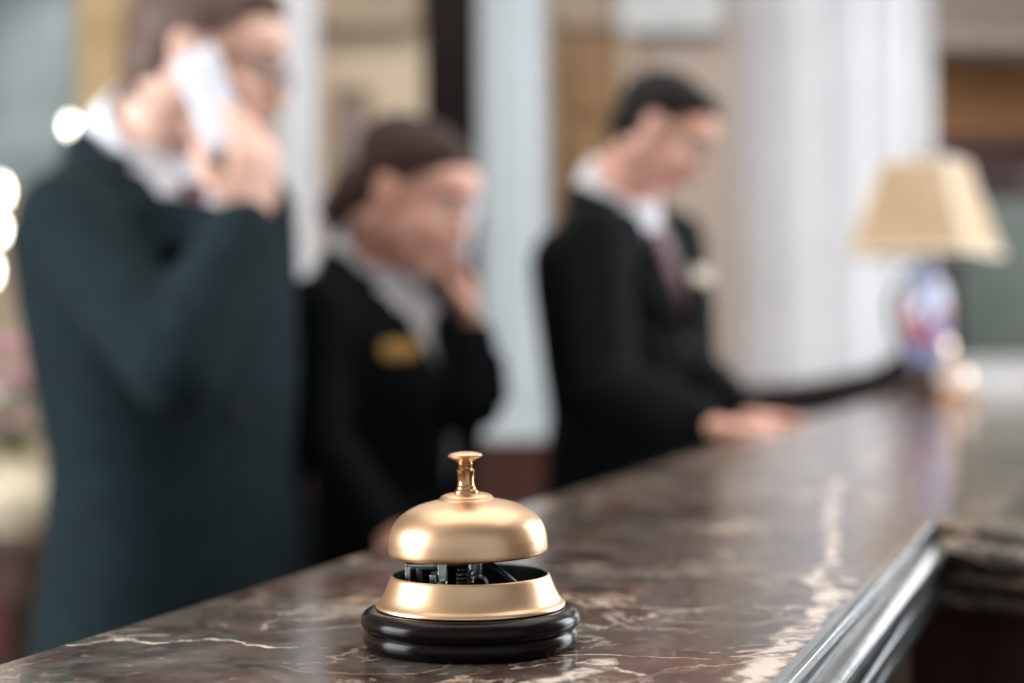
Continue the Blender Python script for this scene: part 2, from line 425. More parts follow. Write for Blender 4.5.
build(MB().prism(poly, CH - T, CH), 'countertop', m_marble, counter, cor, smooth=False, bevel=.0025)
# edge moulding: profile (outward, down)
prof = [(-.003, .0), (.0005, .0), (.003, .0012), (.0042, .0035), (.0036, .006), (.0005, .0075), (-.001, .0095)]
def torus_arc(zc, xc, rx, rz, a0=-80, a1=80, n=9):
    return [(xc + rx * math.cos(math.radians(a0 + (a1 - a0) * i / (n - 1))), zc + rz * math.sin(math.radians(a0 + (a1 - a0) * i / (n - 1)))) for i in range(n)]
prof += torus_arc(.0205, .004, .0125, .0095, n=11) + [(.001, .0315), (.001, .0330)] + torus_arc(.0400, .004, .0085, .0065) + [(.0005, .0475), (.0005, .0490)] + torus_arc(.0555, .002, .0075, .0060) + [(-.002, .0630), (-.004, .0650), (-.012, .0655)]
def sweep(path, prof):
    R = []
    for i, p in enumerate(path):
        dirs = []
        if i > 0: dirs.append((path[i] - path[i - 1]).normalized())
        if i < len(path) - 1: dirs.append((path[i + 1] - path[i]).normalized())
        ns = [V((d.y, -d.x, 0)) for d in dirs]
        n = sum(ns, V()) ; n.normalize(); k = 1 / max(.3, n.dot(ns[0]))
        R.append([p + n * (o * k) - UZ * z for o, z in prof])
    return R
Z0 = CH + .0008
pA = V((Rx(YN), YN, Z0)); pC = V((C0.x, C0.y, Z0)); pE = V((WE.x, WE.y, Z0))
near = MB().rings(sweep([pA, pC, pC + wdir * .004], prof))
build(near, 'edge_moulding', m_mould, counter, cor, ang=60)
far = MB().rings(sweep([pC + wdir * .0045, pC + wdir * .4, pE], prof))
build(far, 'edge_moulding', m_marble2, counter, cor, ang=60)
# carcass under the slab: set in from the edge
def inset(poly, d):
    n = len(poly); out = []
    for i in range(n):
        p0, p1, p2 = V((*poly[i - 1], 0)), V((*poly[i], 0)), V((*poly[(i + 1) % n], 0))
        n1 = V((-(p1 - p0).y, (p1 - p0).x, 0)).normalized(); n2 = V((-(p2 - p1).y, (p2 - p1).x, 0)).normalized()
        nb = (n1 + n2).normalized(); k = d / max(.3, nb.dot(n1)); q = p1 + nb * k; out.append((q.x, q.y))
    return out
m_body = mat('dark_brown_panel', '6b483c', .35, c2='4a3029', scale=3, stretch=(3, 3, .7), coat=.3)
build(MB().prism(inset(poly, .03), .08, CH - T), 'carcass', m_body, counter, cor, smooth=False)
build(MB().prism(inset(poly, .05), .0, .09), 'plinth', m_dwood, counter, cor, smooth=False)
def strips(p, q, n, name='stile'):
    d = (q - p); L_ = d.length; d.normalize(); nr = V((d.y, -d.x, 0))
    for i in range(n):
        c = p + d * (L_ * (i + .88) / n) - nr * .022
        build(MB().box((c.x, c.y, .56), (.028, .02, .92), (d, nr, UZ)), name, m_pan, counter, cor, smooth=False, bevel=.004)
m_pan = mat('brown_stile', '8a6a55', .35, c2='5f4535', stretch=(3, 3, .7), coat=.3)
strips(V((Rx(.0), .0, 0)), V((C0.x, C0.y, 0)), 5)
strips(V((C0.x, C0.y, 0)), V((WE.x, WE.y, 0)), 6)

# ------------------------------------------------------------------ the bell
BC = onz(471, 645, CH)
m_brass = mat('satin_brass', 'dfbc9b', .35, 1.0, c2='d5af8b', scale=25, bump=.03, bscale=300)
m_brass2 = mat('polished_brass', 'c99a72', .16, 1.0, c2='b98a62', scale=30)
m_black = mat('black_lacquered_wood', '140a0a', .2, c2='0c0606', scale=30, coat=.0, spec=.16)
m_steel = mat('nickel_steel', 'c5c9c8', .22, 1.0, c2='a4aaa8', scale=60)
m_dark = mat('dark_steel_and_reflection', '1c2422', .4, .5)
bell = empty('service_bell', BC, 'brass call bell on a round black wooden base, sharp on the counter', 'bell')
def smoothprof(pts, sub=4):
    out = []
    for i in range(len(pts) - 1):
        p0 = pts[max(i - 1, 0)]; p1 = pts[i]; p2 = pts[i + 1]; p3 = pts[min(i + 2, len(pts) - 1)]
        for k in range(sub):
            t = k / sub
            out.append(tuple(.5 * ((2 * p1[j]) + (-p0[j] + p2[j]) * t + (2 * p0[j] - 5 * p1[j] + 4 * p2[j] - p3[j]) * t * t + (-p0[j] + 3 * p1[j] - 3 * p2[j] + p3[j]) * t ** 3) for j in (0, 1)))
    out.append(pts[-1]); return out
mm = .001
def P(*a): return [(r * mm, z * mm) for r, z in a]
base_p = P((.01, .0), (44, 0), (46.8, .3), (48.2, 1.3), (49.0, 3), (49.2, 5), (48.8, 7.2), (47.9, 8.2), (48.2, 9.0), (49.7, 10.0), (50.3, 12), (50.0, 14.2), (48.6, 16.2), (46.4, 17.4), (45.4, 17.8), (43, 18), (.01, 18))
build(MB().lathe(base_p, n=128), 'base', m_black, bell, ang=50)
bowl_p = P((30, 18.0), (42.6, 18.0), (43.4, 18.5), (43.5, 19.3), (42.8, 20.1), (41.9, 20.8), (41.2, 21.6), (39.9, 23.8), (38.6, 26.6), (37.5, 29.4), (36.7, 31.6), (36.3, 32.6), (35.8, 32.9), (35.2, 32.6), (35.3, 31), (36.2, 28), (37.6, 24), (39.5, 20.5), (30, 19))
bm_ = MB(); R = [[V((r * math.cos(t), r * math.sin(t), z)) for t in [2 * PI * j / 128 for j in range(128)]] for r, z in bowl_p]; R.append(R[0])
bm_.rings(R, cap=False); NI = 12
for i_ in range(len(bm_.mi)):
    if i_ // 128 >= NI: bm_.mi[i_] = 1  # inner rings dark: reflection of the dome's underside put into the colour
build(bm_, 'bowl', [m_brass, m_dark], bell, ang=50)
build(MB().lathe(P((.01, 18.1), (39, 18.1), (39, 18.9), (.01, 18.9)), n=64), 'bottom_plate', m_dark, bell)
dome_o = smoothprof(P((36.2, 42.7), (36.5, 44), (36.45, 47), (36.2, 50), (35.3, 53.6), (33.7, 56.8), (31.0, 59.8), (27.0, 62.6), (22.5, 64.6), (17.5, 66.0), (14.0, 66.7)), 4)
dome_o += P((12.9, 66.9), (12.4, 67.6), (11.6, 68.6), (10.2, 69.3), (8.0, 69.8), (5.5, 70.0))
dome_i = [(max(r - .0014, 1e-5), z - .001) for r, z in reversed(dome_o)]
dome_p = dome_o + [(.0001, .070)]
R = [[V((r * math.cos(t), r * math.sin(t), z)) for t in [2 * PI * j / 128 for j in range(128)]] for r, z in (dome_i + dome_p[:-1])]
R.append(R[0]); build(MB().rings(R, cap=False), 'dome', m_brass, bell, ang=60).rotation_euler.y = -.022
stem_p = P((.01, 60), (5.2, 60), (5.4, 69.6), (5.6, 70.4), (5.2, 71.2), (4.6, 71.6), (4.3, 72.4), (4.4, 73.0)) + smoothprof(P((3.9, 73.6), (3.7, 75), (3.75, 77.5), (4.0, 79.6)), 3) + \
    P((4.15, 80.2), (3.6, 80.7), (3.1, 81.1), (3.1, 82.6), (3.5, 83.4), (3.2, 83.9), (3.0, 84.3), (.01, 84.3))
build(MB().lathe(stem_p, n=48), 'plunger_stem', m_brass2, bell, ang=45).rotation_euler.y = -.022
btn = P((.01, 84.0), (3.2, 84.0), (4.4, 84.8), (6.5, 85.8), (7.7, 86.4), (8.0, 87.0), (7.7, 87.6), (6.6, 88.1), (4.5, 88.6), (2, 88.9), (.01, 89))
build(MB().lathe(btn, n=48), 'button', m_brass, bell, ang=45).rotation_euler.y = -.022
# striking works seen in the gap
build(MB().lathe(P((.01, 18.9), (3.2, 18.9), (3.2, 61), (.01, 61)), (.002, .004, 0), n=24), 'centre_post', m_steel, bell)
br = MB(); br.box((-.012, -.016, .030), (.004, .011, .022)); br.box((-.0055, -.016, .0405), (.017, .011, .0016)); br.box((-.016, -.016, .0325), (.003, .013, .006)); br.capsule((-.012, -.0225, .031), (-.012, -.0265, .031), .0026, .0022)
build(br, 'bracket', m_steel, bell, smooth=False, bevel=.0005)
br2 = MB(); br2.box((-.0225, -.010, .0385), (.013, .007, .0018)); br2.box((-.028, -.01, .035), (.002, .007, .008)); br2.box((-.018, .010, .035), (.012, .010, .0018)); br2.box((-.024, .010, .029), (.002, .008, .014))
build(br2, 'lever', m_steel, bell, smooth=False, bevel=.0004)
hm = MB(); hm.chain([V((.006, -.008, .040)), V((.012, -.010, .036)), V((.020, -.008, .028))], [.0016, .0020, .0028]); hm.capsule((.004, -.012, .028), (.004, -.002, .028), .0045, .0045)
build(hm, 'hammer', m_dark, bell)
cl = MB(); c0 = V((-.002, -.018, .026)); pts = [c0 + V((.0035 * math.cos(t), .0035 * math.sin(t), .0011 * t / (2 * PI) * 1.8)) for t in [i * PI / 5 for i in range(55)]]
cl.chain(pts, [.0006] * len(pts), n=6); build(cl, 'spring', m_steel, bell)

# ------------------------------------------------------------------ lamp at the far end of the counter
LC = at(926, 400, 4.05); LC.z = CH + .0005
lamp = empty('table_lamp', LC, 'table lamp with pleated beige shade and painted porcelain body at the far end', 'lamp')
s_ = 4.05 / FPX
def lz(py): return (345 - py) * s_ + CAMZ - CH
m_shade = mat('beige_pleated_fabric', 'bfa588', .8, c2='b09475', scale=30, stretch=(1, 1, .05), trans=0)
m_cream = mat('cream_silk_panel', 'ece5d6', .7)
ztop, zbot = lz(168), lz(258)
A3 = [(math.radians(a)) for a in (0,)]
def sq(h, z, n=16, bow=.0):
    pts = []
    cs = [(-1, -1), (1, -1), (1, 1), (-1, 1)]
    for i in range(4):
        a, b = cs[i], cs[(i + 1) % 4]
        for k in range(n):
            t = k / n; x = a[0] + (b[0] - a[0]) * t; y = a[1] + (b[1] - a[1]) * t
            q = 1 - bow * math.sin(PI * t); pts.append(V((x * h * q, y * h * q, z)))
    return pts
rotm = Matrix.Rotation(math.radians(-32), 3, 'Z')
hh = [(.148, 0), (.141, .05), (.128, .25), (.112, .5), (.096, .75), (.084, .95), (.083, 1)]
R = [[rotm @ p for p in sq(h, zbot + (ztop - zbot) * t, bow=.05)] for h, t in hh]
Ri = [[V((p.x * .975, p.y * .975, p.z)) for p in r] for r in reversed(R)]
sm = MB().rings(R + Ri + [R[0]], cap=False)
sh = build(sm, 'lamp_shade', m_shade, lamp, ang=60)
bd = MB()
for r, rr in ((R[0], .006), (R[-1], .005)):
    for i in range(len(r)): bd.capsule(r[i], r[(i + 1) % len(r)], rr, rr, n=6, k=2)
for cI in range(4):
    for i in range(len(R) - 1): bd.capsule(R[i][cI * 16], R[i + 1][cI * 16], .006, .006, n=6, k=2)
build(bd, 'shade_trim', m_cream, sh)
m_porc = mat('painted_porcelain', 'd9dbe8', .12, c2='6f86c0', scale=9, coat=.5)
m_porcr = mat('red_enamel_flower', 'b8474a', .2, c2='8f3040', scale=20, coat=.5)
m_bronze = mat('dark_bronze', '3a2219', .3, .5)
zb1 = lz(268); zb0 = lz(372)
bp = smoothprof([(.018, zb0), (.042, zb0 + .02), (.058, zb0 + .10), (.056, zb0 + .17), (.044, zb0 + .215), (.030, zb1 - .02), (.034, zb1)], 5)
lb = build(MB().lathe([(1e-5, zb0)] + bp + [(1e-5, zb1)], n=48), 'porcelain_body', m_porc, lamp)
fl = MB()
for a_, z_, r_ in ((-2.3, .10, .028), (-1.6, .07, .022), (-2.7, .15, .02), (-.9, .13, .02)):
    c = V((math.cos(a_) * .056, math.sin(a_) * .056, zb0 + z_))
    nrm = V((math.cos(a_), math.sin(a_), 0)); fl.ell(c, (nrm, UZ.cross(nrm), UZ), (.007, r_, r_ * 1.2), 14, 8)
build(fl, 'painted_flower', m_porcr, lb)
build(MB().lathe([(1e-5, 0), (.075, 0), (.08, .008), (.075, .018), (.05, .026), (.03, .04), (.022, zb0 - .01), (.03, zb0), (1e-5, zb0)], n=48), 'lamp_foot', m_bronze, lamp)
for sgn in (-1, 1):
    sc_ = MB()
    pts = [V((sgn * x, 0, z)) for x, z in ((.05, zb0 + .03), (.075, zb0 + .09), (.085, zb0 + .15), (.07, zb0 + .20), (.04, zb1 - .02))]
    sc_.chain(pts, [.007, .009, .009, .008, .006], n=10)
    build(sc_, 'bronze_handle', m_bronze, lamp)
build(MB().lathe([(1e-5, zb1), (.012, zb1), (.012, zb1 + .10), (.006, zb1 + .11), (.005, ztop + .01), (.012, ztop + .015), (.012, ztop + .035), (1e-5, ztop + .045)], n=24), 'lamp_stem', m_gold, lamp)
sp = MB()
for k_ in range(4):
    a_ = PI / 4 + k_ * PI / 2 - math.radians(32); sp.capsule((0, 0, ztop), (math.cos(a_) * .117, math.sin(a_) * .117, ztop - .003), .0025, .0025, n=6)
build(sp, 'shade_spider', m_gold, lamp)
build(MB().ell((0, 0, zb1 + .14), (UX, UY, UZ), (.028, .028, .038)), 'light_bulb', mat('lamp_bulb_glass', 'f5efe2', .3), lamp)

# small glowing shapes on stands, added in place of glints on the lamp foot
m_glint = mat('glint_glow', 'ffe0cc', .5, emit=3.2)
m_holder = mat('ivory_glint_holder', 'e8dcc8', .5)
for (px, py, d, lab) in ((949, 347, 3.85, 'added glow on the taller brass stand, in place of a glint on the lamp foot'), (967, 377, 3.75, 'added glow on the shorter brass stand, in place of a glint on the lamp foot')):
    p = at(px, py, d); o = empty('glint_stand', (p.x, p.y, CH), lab, 'added_glint', 'added glows in place of glints on the lamp foot'); h = p.z - CH
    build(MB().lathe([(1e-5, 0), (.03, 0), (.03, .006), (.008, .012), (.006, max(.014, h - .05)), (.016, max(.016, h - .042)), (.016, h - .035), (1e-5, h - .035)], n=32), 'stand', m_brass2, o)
    build(MB().lathe([(1e-5, h - .036), (.010, h - .036), (.010, h - .016), (.008, h - .014), (1e-5, h - .014)], n=24), 'added_glint', m_holder, o)
    build(MB().lathe(smoothprof([(1e-5, h - .014), (.007, h - .004), (.0085, h + .002), (.005, h + .011), (1e-5, h + .019)], 4), n=20), 'glint_spot', m_glint, o)

# white stone ledge along the far end of the counter
lg = MB(); a = at(918, 402, 4.5)
lg.box(((a.x + 1.95) / 2, 4.49, CH + .04), (1.95 - a.x, .1, .08)); lg.box(((a.x + 1.95) / 2, 4.485, CH + .084), (1.97 - a.x, .13, .012))
lo = build(lg, 'stone_ledge', mat('white_stone', 'd5d3d2', .3, c2='c4c2c2'), org=(a.x, 4.49, CH), smooth=False, bevel=.004)
tag(lo, 'low white stone ledge along the far end of the marble counter', 'ledge')

# sweeping dark handrail behind the counter
hr = [at(px, py, d) for px, py, d in ((700, 404, 4.85), (760, 403, 4.85), (800, 400, 4.85), (840, 394, 4.85), (872, 387, 4.85), (895, 377, 4.85), (913, 363, 4.85), (928, 345, 4.85), (940, 325, 4.85))]
hb = V((hr[4].x, hr[4].y, 0)); ho = empty('stair_handrail', hb, 'dark wooden handrail curving up behind the counter toward the lamp', 'handrail')
build(MB().chain(hr, [.055] * len(hr), n=14), 'rail', mat('dark_rail_wood', '1c0d0a', .5, c2='120806', spec=.2), ho, hb)
for i in (1, 3, 5, 7): build(MB().lathe([(.014, 0), (.014, .1), (.022, .14), (.012, .3), (.018, .55), (.012, .8), (.012, hr[i].z - .01)], (hr[i].x, hr[i].y, 0), n=16), 'baluster', m_dwood, ho, hb)

# ------------------------------------------------------------------ left: table, vase, flowers, candelabra
TB = V((-1.44, 4.1, 0))
tb = empty('side_table', TB, 'dark red wooden side table with drawers at the left edge behind the man', 'table')
m_red = mat('red_lacquered_wood', '541512', .4, c2='3a0e0c')
k = MB(); k.box((0, 0, .775), (.62, .46, .03)); k.box((0, 0, .70), (.56, .40, .12)); build(k, 'table_top', m_mwood, tb, smooth=False, bevel=.005)
for j in range(2):
    d_ = build(MB().box((0, -.205, .57 - .17 * j), (.5, .02, .15)), 'drawer', m_red, tb, smooth=False, bevel=.004)
    build(MB().ell((0, -.225, .57 - .17 * j), (UX, UY, UZ), (.014, .014, .014)), 'knob', m_gold, d_)
build(MB().box((0, 0, .475), (.54, .38, .36)), 'drawer_case', m_dwood, tb, smooth=False)
for sx in (-1, 1):
    for sy in (-1, 1): build(MB().capsule((sx * .25, sy * .17, .32), (sx * .25, sy * .17, .02), .022, .016), 'leg', m_dwood, tb)
VB = V((-1.22, 4.02, .79))
vs = empty('flower_vase', VB, 'round cream ceramic vase on the red side table', 'vase')
build(MB().lathe(smoothprof([(1e-5, 0), (.045, .0), (.055, .01), (.085, .06), (.092, .10), (.075, .14), (.04, .165), (.038, .18), (.05, .19), (.044, .188), (.03, .17), (1e-5, .05)], 4), n=48), 'vase_body', mat('cream_ceramic', 'd9cbb0', .3), vs)
build(MB().lathe([(.051, .186), (.053, .19), (.051, .194), (.047, .19)], n=32), 'vase_rim', m_gold, vs)
bq = empty('pink_flower_bouquet', VB + V((0, 0, .1)), 'bouquet of pink flowers standing in the cream vase', 'flowers')
m_stem = mat('green_stem', '3b5a2c', .6); m_pk = mat('pink_petals', 'd99bb0', .6, c2='c77f9a', scale=20); m_pk2 = mat('pale_petals', 'ecdfe4', .6)
rnd = random.Random(3)
st = MB()
for j in range(16):
    a_ = rnd.uniform(0, 2 * PI); r_ = rnd.uniform(.02, .10); z_ = rnd.uniform(.14, .38)
    e_ = V((math.cos(a_) * r_, math.sin(a_) * r_, z_)); st.chain([V((0, 0, 0)), e_ * .5 + V((0, 0, .03)), e_], [.003] * 3, n=6)
    f = MB(); ax = (e_ + V((0, 0, .1))).normalized(); X_ = ax.orthogonal().normalized(); Y_ = ax.cross(X_)
    for q in range(6):
        t = q * PI / 3; dr_ = X_ * math.cos(t) + Y_ * math.sin(t)
        f.ell(e_ + dr_ * .018 + ax * .004, (dr_, ax.cross(dr_), ax), (.02, .014, .007), 8, 5)
    f.ell(e_ + ax * .004, (X_, Y_, ax), (.012, .012, .012), 8, 5)
    build(f, 'blossom', m_pk2 if j % 5 == 0 else m_pk, bq)
for j in range(8):
    a_ = rnd.uniform(0, 2 * PI); d_ = V((math.cos(a_), math.sin(a_), .3)).normalized(); st.ell(d_ * .07 + V((0, 0, .12)), (d_, UZ.cross(d_).normalized(), UZ), (.05, .02, .006), 8, 5)
build(st, 'stems', m_stem, bq)

m_bulb = mat('lit_bulb_glass', 'fff6e8', .4, emit=18)
cbp = at(-16, 345, 5.0); cbp.z = 0
cn = empty('floor_candelabra', cbp, 'tall gold candelabra lamp with glowing bulbs at the left edge', 'lamp')
build(MB().lathe([(1e-5, 0), (.15, 0), (.15, .03), (.04, .06), (.015, .1), (.015, 1.2), (.03, 1.25), (.012, 1.3), (.012, 1.95), (1e-5, 1.97)], n=32), 'pole', m_gold, cn)
for px, py in ((1, 188), (-2, 226), (-10, 268), (-40, 200), (-34, 240)):
    q = at(px, py, 5.0 - .05) - cbp
    build(MB().chain([V((0, 0, q.z - .12)), V((q.x * .6, q.y * .6, q.z - .13)), V((q.x, q.y, q.z - .05))], [.006] * 3, n=8), 'arm', m_gold, cn)
    build(MB().lathe(smoothprof([(1e-5, q.z - .045), (.012, q.z - .035), (.017, q.z), (.010, q.z + .018), (1e-5, q.z + .03)], 4), (q.x, q.y, 0), n=20), 'light_bulb', m_bulb, cn)
p = at(70, 123, 6.1)
ws = empty('picture_lamp', (p.x, p.y, p.z - .06), 'single glowing wall lamp on the gold frame behind the left man', 'lamp')
build(MB().chain([V((0, .14, -.03)), V((0, .06, -.04)), V((0, 0, 0))], [.008] * 3, n=8), 'arm', m_gold, ws)
build(MB().lathe([(1e-5, 0), (.02, 0), (.022, .015), (1e-5, .02)], n=20), 'cup', m_gold, ws)
build(MB().lathe(smoothprof([(1e-5, .02), (.010, .032), (.015, .05), (.009, .068), (1e-5, .08)], 4), n=20), 'light_bulb', m_bulb, ws)

# ------------------------------------------------------------------ people
m_jk = mat('black_wool_suit', '070d10', .9, c2='05090b', scale=30, spec=.15, bump=.2, bscale=400)
m_jk1 = mat('dark_teal_wool_suit', '16262b', .9, c2='101e23', scale=30, spec=.2, bump=.2, bscale=400)
m_tr = mat('black_trousers', '080c0e', .9, spec=.2)
m_shirt = mat('white_cotton_shirt', 'f2f4fa', .8, c2='eaedf5', scale=20)
m_tie = mat('burgundy_tie', '6a1523', .55, c2='520f1b', scale=60)
m_tie3 = mat('patterned_burgundy_tie', '7a3b4b', .55, c2='5c2230', scale=60)
m_skin = mat('light_skin', 'edc2b0', .55, c2='e6b4a0', scale=12, sss=.15)
m_skin2 = mat('rosy_skin', 'eebaa8', .55, c2='e6ab96', scale=12, sss=.15)
m_hb = mat('light_brown_hair', '5e463a', .6, c2='4a342a', scale=60, stretch=(1, 1, .3))
m_hw = mat('dark_auburn_hair', '38201d', .6, c2='261412', scale=60, stretch=(1, 1, .3), spec=.25)
m_hk = mat('black_brown_hair', '130d0d', .6, c2='0c0808', scale=60, stretch=(1, 1, .3), spec=.2)
m_shoe = mat('black_leather_shoe', '0c0c0d', .25, coat=.5)
m_eye = mat('eye_white', 'e6e2dc', .2); m_iris = mat('brown_iris', '2a1a12', .2)
m_lip = mat('lips', 'b8695f', .5)
m_button = mat('black_button', '101315', .6, spec=.2)
m_phone = mat('white_plastic', 'd6d6e2', .3); m_phone_d = mat('grey_keypad', '8d9298', .4)
m_gbadge = mat('gold_badge', 'c9a25e', .35, .7); m_bbadge = mat('cream_badge', 'cfc2ac', .5)
m_glass = mat('dark_spectacle_frame', '2a1a18', .3)

def frame_ax(yaw, pitch=0., tilt=0.):
    """forward, right, up of something facing +X turned by yaw toward the viewer and nodding down by pitch."""
    f = V((math.cos(yaw), -math.sin(yaw), 0)); r = V((f.y, -f.x, 0)); u = V((0, 0, 1))
    f2 = f * math.cos(pitch) - u * math.sin(pitch); u2 = u * math.cos(pitch) + f * math.sin(pitch)
    return f2.normalized(), r, u2.normalized()

def head_shapes(mb, c, ax, s=1.0):
    f, r, u = ax
    def p(a, b, d): return c + f * (a * s) + r * (b * s) + u * (d * s)
    def e(ctr, rad): mb.ell(p(*ctr), (f, r, u), [x * s for x in rad])
    e((-.012, 0, .030), (.094, .074, .086)); e((.024, 0, -.028), (.066, .060, .080)); e((.036, 0, -.070), (.048, .046, .036))
    e((.074, 0, -.090), (.018, .022, .016)); e((.050, 0, .050), (.046, .060, .040))
    for sg in (-1, 1):
        e((.052, sg * .036, -.022), (.030, .022, .024)); e((-.008, sg * .076, -.004), (.018, .011, .032)); e((-.002, sg * .077, -.026), (.011, .009, .013)); e((-.016, sg * .084, .008), (.012, .008, .020))
        mb.capsule(p(.082, sg * .014, .026), p(.074, sg * .046, .028), .008 * s, .008 * s)
        e((.094, sg * .011, -.030), (.011, .008, .008)); e((-.02, sg * .055, -.045), (.045, .018, .035))
    mb.capsule(p(.083, 0, .018), p(.108, 0, -.024), .008 * s, .0115 * s)
    mb.capsule(p(.088, -.014, -.050), p(.088, .014, -.050), .0075 * s, .0075 * s); mb.capsule(p(.086, -.012, -.060), p(.086, .012, -.060), .008 * s, .008 * s)
    return p

def hand_shapes(mb, w, d, nrm, side, curl=.5, s=1.0, spread=.06, thumb=.6):
    """w wrist, d direction of the fingers, nrm the way the palm faces, side the way of the thumb."""
    d = V(d).normalized(); nrm = V(nrm); nrm = (nrm - d * nrm.dot(d)).normalized(); sd = d.cross(nrm)
    if sd.dot(V(side)) < 0: sd = -sd
    for k_ in range(4):
        off = (.027 - .018 * k_) * s
        mb.capsule(w + sd * (off * .55) + d * .008 * s, w + sd * off + d * ((.086 - .003 * abs(k_ - 1)) * s), .0125 * s, .0115 * s, 10)
    mb.ell(w + d * .045 * s + nrm * .002, (sd, nrm, d), (.040 * s, .013 * s, .050 * s))
    L = ((.038, .024, .019), (.043, .028, .021), (.040, .026, .020), (.031, .020, .017))
    for k_ in range(4):
        off = (.027 - .018 * k_) * s; p = w + sd * off + d * ((.086 - .003 * abs(k_ - 1)) * s); a = 0
        base = (d + sd * (spread * (1.2 - .8 * k_))).normalized(); rr = (.0095 if k_ < 3 else .0083) * s
        for j, l in enumerate(L[k_]):
            a += (curl * (.9 + .12 * k_)) * (1.0, 1.15, .8)[j]
            q = p + (base * math.cos(a) + nrm * math.sin(a)) * (l * s)
            mb.capsule(p, q, rr, rr * .9, 10); p = q; rr *= .9
    p = w + sd * .020 * s + d * .022 * s; q = p + (sd * .75 + d * .55 + nrm * .35 * thumb).normalized() * .040 * s
    mb.capsule(p, q, .0135 * s, .0115 * s, 10); t = q + (sd * .25 + d * .9 + nrm * .6 * thumb).normalized() * .031 * s
    mb.capsule(q, t, .0112 * s, .0100 * s, 10); mb.capsule(t, t + (d + nrm * .5 * thumb - sd * .1).normalized() * .022 * s, .0100 * s, .0085 * s, 10)

